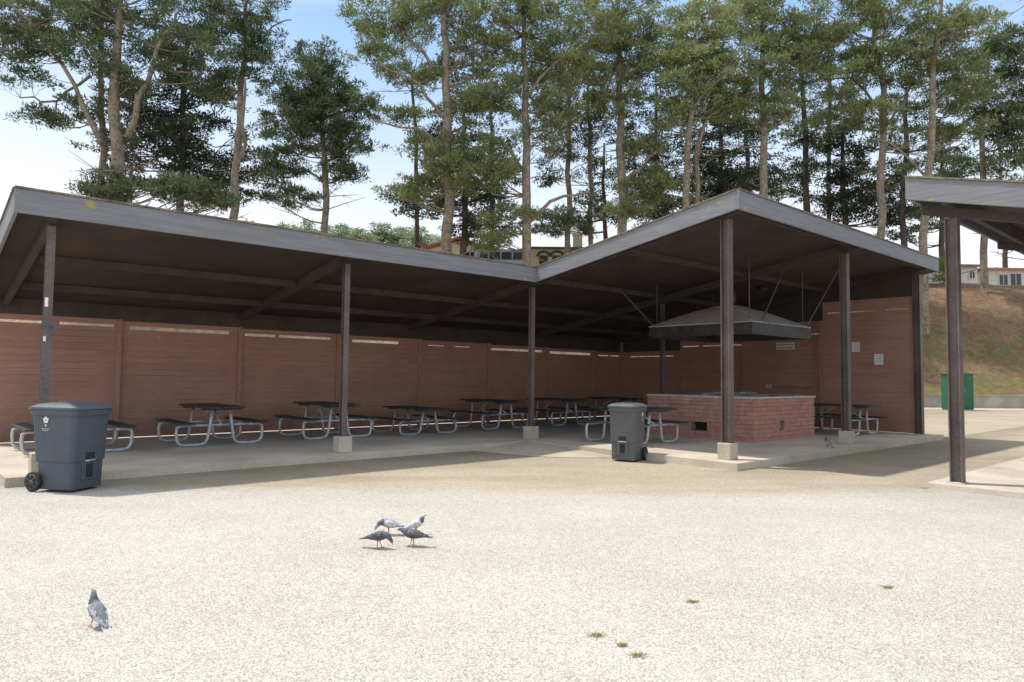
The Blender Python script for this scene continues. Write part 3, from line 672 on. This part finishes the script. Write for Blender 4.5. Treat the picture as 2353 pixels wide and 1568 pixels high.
T('pine',50,[(275,480,36),(268,350,34),(275,200,28),(285,60,20),(290,-80,12)],[[(300,320,20),(350,200,14),(410,110,10),(450,60,6)],[(245,340,18),(190,200,12),(110,80,8),(50,30,5)],[(215,180,9),(120,220,7),(20,210,4)]],
 [(120,50,150,60,26),(110,275,45,20,6),(40,150,80,50,12),(330,50,150,70,26),(430,130,110,55,16),(200,130,110,40,13),(30,60,70,60,11),(215,250,50,35,6),(300,190,70,40,9)],'thick forked pine at far left reaching out over the roof end','pined')
T('pine',53,[(228,480,20),(228,300,18),(222,120,14),(225,-60,9)],[],[(200,40,100,50,10),(260,300,50,35,6)],'slim straight pine just left of the thick forked pine','pined')
T('pine',47,[(300,500,16),(298,440,12),(300,390,8)],[],[(265,425,70,32,13),(430,440,90,28,12),(225,440,40,22,6),(350,430,50,22,6),(500,460,50,20,5)],'low bushy pine showing above the roof at left','pined',top=False,density=.8)
T('cypress',58,[(418,490,22),(420,350,20),(425,150,14),(430,60,8)],[],[(420,120,90,75,20),(410,220,130,60,28),(430,310,150,60,32),(450,390,130,45,26),(490,440,90,35,13),(260,360,60,30,6),(350,280,60,50,10)],'dark layered cypress behind the forked pine at left','cyp','cypress_tree','barkd')
T('pine',52,[(532,510,24),(545,400,22),(555,250,18),(562,100,12),(565,-40,8)],[[(541,430,13),(572,290,11),(582,200,6)],[(560,120,7),(620,50,5),(660,30,3)]],[(560,60,70,60,13),(590,160,55,40,8),(500,200,50,30,6),(480,30,60,45,8),(610,110,35,35,5)],'slender pale trunked pine leaning right beside the dark cypress','pined')
T('pine',56,[(748,545,20),(745,420,18),(738,300,14),(735,150,8)],[[(742,370,9),(800,340,6),(850,320,3)],[(744,420,9),(690,380,6),(640,400,3)]],
 [(730,145,50,42,14),(700,215,85,50,22),(785,240,75,50,18),(690,300,95,50,24),(800,320,60,45,13),(650,390,55,45,12),(780,390,50,35,9),(670,450,60,28,9),(730,270,80,80,18)],'round topped pine standing apart between two gaps of sky','pined',top=False,density=1.1)
T('pine',50,[(1028,600,32),(1028,450,29),(1030,250,26),(1020,80,18),(1015,-80,12)],[[(1027,285,12),(960,205,8),(880,165,5)],[(1029,340,10),(950,300,7),(870,292,4)],[(1024,180,12),(940,90,8),(850,40,5)],[(1028,440,9),(1110,380,6),(1180,370,3)]],
 [(890,45,90,50,18),(1000,30,90,60,16),(870,130,50,35,7),(1090,120,90,70,18),(1030,350,95,45,20),(1030,410,100,40,16),(930,435,50,28,7),(930,265,50,22,5),(1150,385,45,25,6),(960,180,60,40,6),(1090,240,60,40,8)],'tall pine with thick trunk at centre left, drooping lower clump','pine')
T('cypress',60,[(1063,590,20),(1065,400,16),(1065,260,10)],[],[(1060,300,120,60,18),(970,460,90,40,14),(1100,440,90,60,18),(1090,530,80,30,8),(1090,200,80,40,6)],'dark cypress behind the thick centre left pine','cyp','cypress_tree','barkd',top=False)
T('pine',49,[(1213,620,28),(1212,450,26),(1205,300,22),(1205,120,16),(1210,-60,10)],[[(1212,510,14),(1270,472,10),(1350,458,5)],[(1207,400,12),(1150,320,8),(1100,290,4)],[(1206,230,11),(1270,160,8),(1320,120,5)]],
 [(1170,50,110,60,22),(1240,150,100,60,20),(1150,225,80,45,12),(1120,400,55,35,7),(1280,240,60,50,11),(1340,60,90,60,16),(1180,500,70,30,6),(1250,310,50,40,5),(1140,555,60,25,6)],'tall pine rising directly above the roof valley','pine')
T('pine',57,[(1303,580,17),(1302,400,15),(1305,200,10)],[],[(1300,250,70,60,11),(1310,350,55,50,7),(1290,160,60,50,9),(1290,520,60,35,7)],'thin pine just right of the roof valley pine','pined',top=False)
T('pine',58,[(1355,580,15),(1357,400,13),(1350,200,8)],[],[(1370,150,80,60,14),(1355,290,50,55,8),(1350,500,60,40,7)],'thinner of the pair of slim pines right of the valley','pined',top=False)
T('pine',52,[(1432,545,28),(1432,420,26),(1428,260,20),(1420,100,14),(1425,-50,9)],[[(1432,425,18),(1480,385,12),(1520,340,6)],[(1428,260,12),(1380,190,8),(1330,150,4)]],
 [(1400,50,100,65,20),(1460,130,95,60,18),(1490,430,60,42,12),(1480,345,50,30,7),(1350,180,60,50,10),(1410,235,75,45,12),(1440,480,55,30,6)],'pine forking low above the rising roof edge','pine')
T('pine',50,[(1582,490,20),(1580,350,18),(1590,200,13),(1600,0,8)],[[(1588,260,9),(1640,190,6),(1700,150,4)]],[(1600,50,120,70,26),(1660,130,115,75,34),(1600,215,90,45,18),(1530,130,60,60,12)],'sunlit toned pine left of the roof peak','pinel')
T('pine',51,[(1603,490,15),(1600,350,13),(1640,200,8)],[],[(1560,265,60,35,9),(1680,240,60,45,10)],'slim pine close beside the sunlit toned pine','pinel',top=False)
T('pine',51,[(1755,460,23),(1756,300,20),(1750,120,14),(1755,-40,9)],[[(1752,230,9),(1800,180,6),(1850,165,3)]],[(1750,40,100,65,20),(1800,155,80,60,17),(1725,225,60,40,9),(1790,265,70,35,9),(1850,90,70,60,12)],'pine directly above the roof peak','pine')
T('cypress',60,[(1650,500,20),(1655,300,12),(1655,250,8)],[],[(1640,320,100,60,20),(1570,420,110,50,20),(1680,420,80,60,17),(1530,480,80,25,8)],'dark cypress left of the roof peak','cyp','cypress_tree','barkd',top=False)
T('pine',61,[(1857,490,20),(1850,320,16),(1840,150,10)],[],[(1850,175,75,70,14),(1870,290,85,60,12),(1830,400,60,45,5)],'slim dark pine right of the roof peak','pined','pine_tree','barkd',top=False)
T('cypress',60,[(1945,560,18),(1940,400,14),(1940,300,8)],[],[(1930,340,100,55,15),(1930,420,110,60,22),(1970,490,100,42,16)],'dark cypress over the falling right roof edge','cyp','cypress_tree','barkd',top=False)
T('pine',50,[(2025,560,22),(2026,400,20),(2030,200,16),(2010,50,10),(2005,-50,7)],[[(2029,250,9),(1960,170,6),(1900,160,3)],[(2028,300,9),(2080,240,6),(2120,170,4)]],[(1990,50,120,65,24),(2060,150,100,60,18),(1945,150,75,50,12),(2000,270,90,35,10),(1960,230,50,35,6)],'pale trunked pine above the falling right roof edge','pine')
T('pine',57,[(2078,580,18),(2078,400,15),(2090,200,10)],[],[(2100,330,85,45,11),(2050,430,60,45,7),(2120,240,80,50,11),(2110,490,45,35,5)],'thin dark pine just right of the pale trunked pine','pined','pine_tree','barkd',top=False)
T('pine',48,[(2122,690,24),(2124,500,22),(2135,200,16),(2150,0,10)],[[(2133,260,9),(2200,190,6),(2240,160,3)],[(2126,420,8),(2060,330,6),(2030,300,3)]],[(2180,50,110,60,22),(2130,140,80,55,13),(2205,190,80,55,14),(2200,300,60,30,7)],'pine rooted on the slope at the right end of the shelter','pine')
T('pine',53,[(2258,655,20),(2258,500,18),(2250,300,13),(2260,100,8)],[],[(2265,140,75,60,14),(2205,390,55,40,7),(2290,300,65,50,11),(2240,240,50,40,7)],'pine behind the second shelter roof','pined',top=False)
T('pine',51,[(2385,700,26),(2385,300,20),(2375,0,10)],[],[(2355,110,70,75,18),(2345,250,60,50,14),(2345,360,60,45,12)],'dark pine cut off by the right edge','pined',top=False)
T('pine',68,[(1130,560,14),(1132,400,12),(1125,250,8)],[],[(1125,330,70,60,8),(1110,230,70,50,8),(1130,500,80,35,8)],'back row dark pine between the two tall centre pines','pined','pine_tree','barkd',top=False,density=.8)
T('cypress',70,[(1510,540,16),(1508,350,12),(1505,200,7)],[],[(1505,230,70,60,10),(1500,320,85,55,15),(1480,400,80,45,11),(1470,500,70,30,6)],'back row dark cypress between the forking pine and the sunlit toned pine','cyp','cypress_tree','barkd',top=False)
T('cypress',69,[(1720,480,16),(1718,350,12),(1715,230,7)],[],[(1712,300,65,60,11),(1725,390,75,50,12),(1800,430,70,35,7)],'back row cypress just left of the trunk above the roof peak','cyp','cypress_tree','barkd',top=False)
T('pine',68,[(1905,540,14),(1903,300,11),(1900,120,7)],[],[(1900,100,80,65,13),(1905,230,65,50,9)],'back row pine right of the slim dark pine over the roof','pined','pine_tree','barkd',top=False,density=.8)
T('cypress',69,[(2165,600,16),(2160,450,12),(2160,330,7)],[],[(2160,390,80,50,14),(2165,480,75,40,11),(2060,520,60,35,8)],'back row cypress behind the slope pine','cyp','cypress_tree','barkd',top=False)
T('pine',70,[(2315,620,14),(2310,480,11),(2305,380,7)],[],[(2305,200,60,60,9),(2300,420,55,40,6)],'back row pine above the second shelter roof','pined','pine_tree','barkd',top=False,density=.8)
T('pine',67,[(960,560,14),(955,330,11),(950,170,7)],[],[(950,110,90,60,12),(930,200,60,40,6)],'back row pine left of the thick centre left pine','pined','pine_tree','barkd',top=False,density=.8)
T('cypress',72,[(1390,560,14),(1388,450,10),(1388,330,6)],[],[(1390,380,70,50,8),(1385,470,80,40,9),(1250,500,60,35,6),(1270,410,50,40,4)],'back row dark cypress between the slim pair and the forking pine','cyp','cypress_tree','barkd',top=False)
# far trees
ft=None
spots=[(575,505),(655,510),(700,505),(745,520),(790,515),(830,525),(880,515),(925,520),(965,520),(1000,540),(620,525),(850,540),(905,545),(720,530)]
for i,(x,y) in enumerate(spots):
    Y=150+random.uniform(-8,15); q=WP(x,y,Y); s=random.uniform(.9,1.35)
    base=Vector((q.x,q.y,min(fh(q.x,q.y)-.3,q.z-7)))
    if ft is None:
        ft=thing('distant_tree','small hazy tree on the far hill between the trunks','tree',base,0,'hazy trees on the far hill'); Cs=[];Ds=[]
        for k in range(22):
            a=random.uniform(1.0,1.9); c=Vector((random.uniform(-2.8,2.8),random.uniform(-2.8,2.8),random.uniform(3,11))); c.x*=1.15-c.z/14; c.y*=1.15-c.z/14
            pp,dd=clump(c,a,.7,130,.3); Cs.append(pp);Ds.append(dd)
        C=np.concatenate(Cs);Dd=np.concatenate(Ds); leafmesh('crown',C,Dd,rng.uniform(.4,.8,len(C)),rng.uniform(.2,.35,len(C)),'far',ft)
        m=MB(); m.tube([(0,0,-1),(0,0,5),(0,0,9)],[.35,.25,.1],7); m.build('trunk','barkd',ft)
        ft.scale=(s,s,max(.6,(q.z-base.z)/12))
    else: dup(ft,base,random.uniform(0,6),ft['label'],scale=(s,s,max(.6,(q.z-base.z)/12)))
# ---------------------------------------------------------------- houses
def gable_house(label,px0,px1,ye,yr,Y,dep,wall,roof,wins,arch=False,chim=None,side=False):
    a=WP(px0,ye,Y); b=WP(px1,ye,Y); zr=WP((px0+px1)/2,yr,Y).z; w=b.x-a.x; ze=(a.z+b.z)/2; z0=hz((a.x+b.x)/2,Y)-.5
    t=thing('house',label,'house',((a.x+b.x)/2,Y,z0),0); h=ze-z0; hr=zr-z0
    m=MB()
    if side: m.box(-w/2,w/2,0,dep,0,h)
    else: m.add([(-w/2,0,0),(w/2,0,0),(w/2,0,h),(0,0,hr-.1),(-w/2,0,h),(-w/2,dep,0),(w/2,dep,0),(w/2,dep,h),(0,dep,hr-.1),(-w/2,dep,h)],[(0,1,2,3,4),(9,8,7,6,5),(0,5,6,1),(1,6,7,2),(4,9,5,0)])
    m.build('wall',wall,t)
    m=MB(); e=.5
    if side:
        m.add([(-w/2-e,-e,h-.1),(w/2+e,-e,h-.1),(w/2+e,dep/2,hr),(-w/2-e,dep/2,hr),(w/2+e,dep+e,h-.1),(-w/2-e,dep+e,h-.1),(-w/2-e,-e,h+.1),(w/2+e,-e,h+.1),(w/2+e,dep/2,hr+.2),(-w/2-e,dep/2,hr+.2),(w/2+e,dep+e,h+.1),(-w/2-e,dep+e,h+.1)],[(0,3,2,1),(3,5,4,2),(6,7,8,9),(9,8,10,11),(0,1,7,6),(4,5,11,10),(1,2,8,7),(2,4,10,8),(3,0,6,9),(5,3,9,11)])
    else:
        for s in (-1,1):
            m.add([(0,-e,hr),(s*(w/2+e),-e,h-.2),(s*(w/2+e),dep+e,h-.2),(0,dep+e,hr),(0,-e,hr+.25),(s*(w/2+e),-e,h+.05),(s*(w/2+e),dep+e,h+.05),(0,dep+e,hr+.25)],[(0,1,2,3),(4,7,6,5),(0,4,5,1),(1,5,6,2),(2,6,7,3)])
    ro=m.build('roof',roof,t)
    if chim:
        q=WP(chim[0],chim[1],Y+dep*.4); x=q.x-(a.x+b.x)/2; m=MB(); m.box(x-.45,x+.45,dep*.4,dep*.4+.8,h-1,q.z-z0); m.box(x-.52,x+.52,dep*.4-.07,dep*.4+.87,q.z-z0+.001,q.z-z0+.15); m.build('chimney',wall,ro)
    for (x0,x1,y0,y1) in wins:
        p0=WP(x0,y1,Y); p1=WP(x1,y0,Y); X0=p0.x-(a.x+b.x)/2; X1=p1.x-(a.x+b.x)/2; Z0=p0.z-z0; Z1=p1.z-z0
        m=MB(); m.box(X0-.12,X1+.12,-.06,-.003,Z0-.1,Z1+.1)
        if arch: 
            c=(X0+X1)/2; r=(X1-X0)/2+.3; pts=[(c+r*math.cos(PI*i/12),-.06,Z1+r*.75*math.sin(PI*i/12)) for i in range(13)]; m.tube(pts,.12,6)
        wf=m.build('window','greentrim' if arch else 'whitewall',t)
        m=MB(); m.box(X0,(X0+X1)/2-.04,-.08,-.062,Z0,Z1); m.box((X0+X1)/2+.04,X1,-.08,-.062,Z0,Z1); m.build('pane','glass',wf)
    return t
gable_house('cream house with red roof edges behind the left roof line',975,1130,577,552,66,8,'cream','redtrim',[(1000,1015,580,592),(1070,1090,580,594)])
gable_house('tan house with green arched windows behind the roof valley',1222,1345,572,562,66,9,'tan','greentrim',[(1242,1256,590,606),(1272,1288,590,606),(1305,1320,590,606)],True,(1328,540),True)
gable_house('cream house behind the slope left of the second shelter post',2130,2246,612,598,60,9,'whitewall','greyroof',[(2228,2238,624,640)],side=True)
gable_house('pale house with orange roof and small windows at the right edge',2272,2420,620,609,67,9,'whitewall','orangeroof',[(2296,2314,632,655),(2322,2345,630,660)],side=True)
c=WP(1147,605,60); zt=WP(1147,578,60).z
van=thing('parked_van','silver van with dark windows parked on the hill behind the roof valley','van',(c.x,c.y,zt-2.05),0)
m=MB(); n=[(-2.45,.35),(-2.45,1.1),(-2.3,1.25),(-1.75,1.95),(-1.5,2.05),(2.0,2.05),(2.2,1.95),(2.4,1.1),(2.4,.35)]
m.rings([[(x,-.92+(.12 if z>1.2 else 0),z) for x,z in n],[(x,.92-(.12 if z>1.2 else 0),z) for x,z in n]]); m.build('body','carpaint',van,bevel=.04)
for (x0,x1) in ((-1.75,-.95),(-.85,.1),(.2,1.1),(1.2,2.05)):
    m=MB(); m.add([(x0+(.0),-.925,1.2),(x1,-.925,1.2),(x1-.03,-.822,1.85),(x0+(.2 if x0<-1.5 else .03),-.822,1.85)],[(0,1,2,3)]); m.build('window','glass',van)
m=MB(); m.box(-1.4,1.9,-.6,-.55,2.1,2.14); m.box(-1.4,1.9,.55,.6,2.1,2.14)
for x in (-1.2,.2,1.7): m.box(x,x+.05,-.6,.6,2.051,2.10)
m.build('roof_rack','black',van)
for x in (-1.5,1.5):
    for s in (-1,1):
        m=MB(); m.tube([(x,s*.75,.34),(x,s*.95,.34)],.34,18); m.build('wheel','black',van)
m=MB(); m.box(-40,70,0,.25,0,.70); m.box(-40,70,-.03,.28,.701,.76); o=m.build('retaining_wall','retain'); o.location=(0,41,0); tag(o,'low mossy concrete retaining wall at the foot of the slope','wall')
gl=at(2203,944); gb=thing('utility_cabinet','green metal utility cabinet behind the second shelter post','cabinet',(gl.x+.22,gl.y,0),.05)
m=MB(); m.box(-.62,.62,0,.8,.06,1.92); m.build('cabinet_body','greenbox',gb,bevel=.02)
m=MB(); m.box(-.66,.66,-.04,.84,1.921,1.97); m.build('top','greenbox',gb)
for s in (-1,1):
    m=MB(); m.box(min(s*.03,s*.58),max(s*.03,s*.58),-.025,-.002,.14,1.85); d_=m.build('door','greenbox',gb,bevel=.008)
    m=MB(); m.box(s*.10-.015,s*.10+.015,-.06,-.026,.95,1.15); m.build('handle','steel',d_)
m=MB(); m.box(-.58,.58,.02,.78,0,.058); m.build('plinth','concrete',gb)
def shrub(px,py,Y,r,h,label,mat='shrub'):
    q=WP(px,py,Y); z=hz(q.x,Y)-.1; t=thing('shrub',label,'shrub',(q.x,Y,z)); Cs=[];Ds=[]
    for k in range(9):
        pp,dd=clump((random.uniform(-r,r)*.6,random.uniform(-r,r)*.6,random.uniform(.2,1)*h),r*.55,.8,90,.8); Cs.append(pp);Ds.append(dd)
    C=np.concatenate(Cs);Dd=np.concatenate(Ds); leafmesh('foliage',C,Dd,rng.uniform(.2,.5,len(C)),rng.uniform(.06,.12,len(C)),mat,t)
    m=MB(); m.tube([(0,0,0),(.1,0,h*.5),(0,.1,h*.9)],[.07,.05,.02],6); m.build('stem','bark',t)
shrub(2168,640,57,.8,1.9,'yellow green leafy plant at the crest beside the cream house')
shrub(2330,600,90,3.0,6.0,'round green shrub behind the orange roofed house')
for (x,y,r,lab) in ((1370,1463,.045,'small weed tuft left of the two at bottom centre'),(1430,1485,.02,'tiny weed sprig between two bigger tufts at bottom centre'),(1465,1508,.045,'largest weed tuft nearest the bottom edge'),(1590,1385,.03,'flat weed patch right of the bottom centre tufts'),(2040,1352,.03,'flat weed patch in the lower right paving'),(2122,1123,.06,'grass tuft at the corner of the second slab')):
    q=at(x,y); n=120; C=np.array([q.x,q.y,.002])+rng.normal(size=(n,3))*np.array([r*.6,r*.35,0]); d=rng.normal(size=(n,3)); d[:,2]=abs(d[:,2])*.4; d/=np.linalg.norm(d,axis=1)[:,None]
    o=leafmesh('weed',C-np.array([q.x,q.y,0]),d,rng.uniform(.010,.028,n),rng.uniform(.003,.008,n),'weed'); o.location=(q.x,q.y,0.004); tag(o,lab,'weed')
# ---------------------------------------------------------------- light
w=D.worlds.new('World'); SC.world=w; w.use_nodes=True; nt=w.node_tree; bg=nt.nodes['Background']
el=math.radians(66); sd=Vector((-.96,.28,0)).normalized(); az=math.atan2(sd.x,sd.y)
sky=N(nt,'ShaderNodeTexSky',sky_type='NISHITA'); sky.sun_disc=False; sky.sun_elevation=el; sky.sun_rotation=az%(2*PI)
co=N(nt,'ShaderNodeTexCoord').outputs['Generated']; mp=mapping(nt,co,(1,1,2.6))
cl=ramp(nt,noise_n(nt,mp,2.0,7,.55),.48,.70)
s=N(nt,'ShaderNodeSeparateXYZ'); nt.links.new(co,s.inputs[0])
hzf=mth(nt,'POWER',mrange(nt,s.outputs[2],.10,.46,1.0,.05),1.15)
hi=mrange(nt,s.outputs[2],.5,.72,0,.85)  # whiter sky overhead, out of view, added to neutralise the fill light
fac=mth(nt,'MINIMUM',mth(nt,'ADD',mth(nt,'MAXIMUM',mth(nt,'MAXIMUM',mth(nt,'MULTIPLY',cl,.5),hzf),hi),mrange(nt,s.outputs[0],-.6,-.2,.12,0)),1.0)
base=mix(nt,.65,sky.outputs[0],(2.9,5.2,8.4))
c=mix(nt,fac,base,(8.5,8.5,8.4)); nt.links.new(c,bg.inputs[0]); bg.inputs[1].default_value=.145
sun=D.lights.new('sun','SUN'); sun.energy=4.0; sun.angle=math.radians(1.5); sun.color=(1,.955,.885)
so=D.objects.new('sun',sun); COL.objects.link(so); dv=Vector((sd.x*math.cos(el),sd.y*math.cos(el),math.sin(el))); so.rotation_euler=dv.to_track_quat('Z','Y').to_euler()
SC.view_settings.view_transform='Standard'; SC.view_settings.look='None'; SC.view_settings.exposure=0
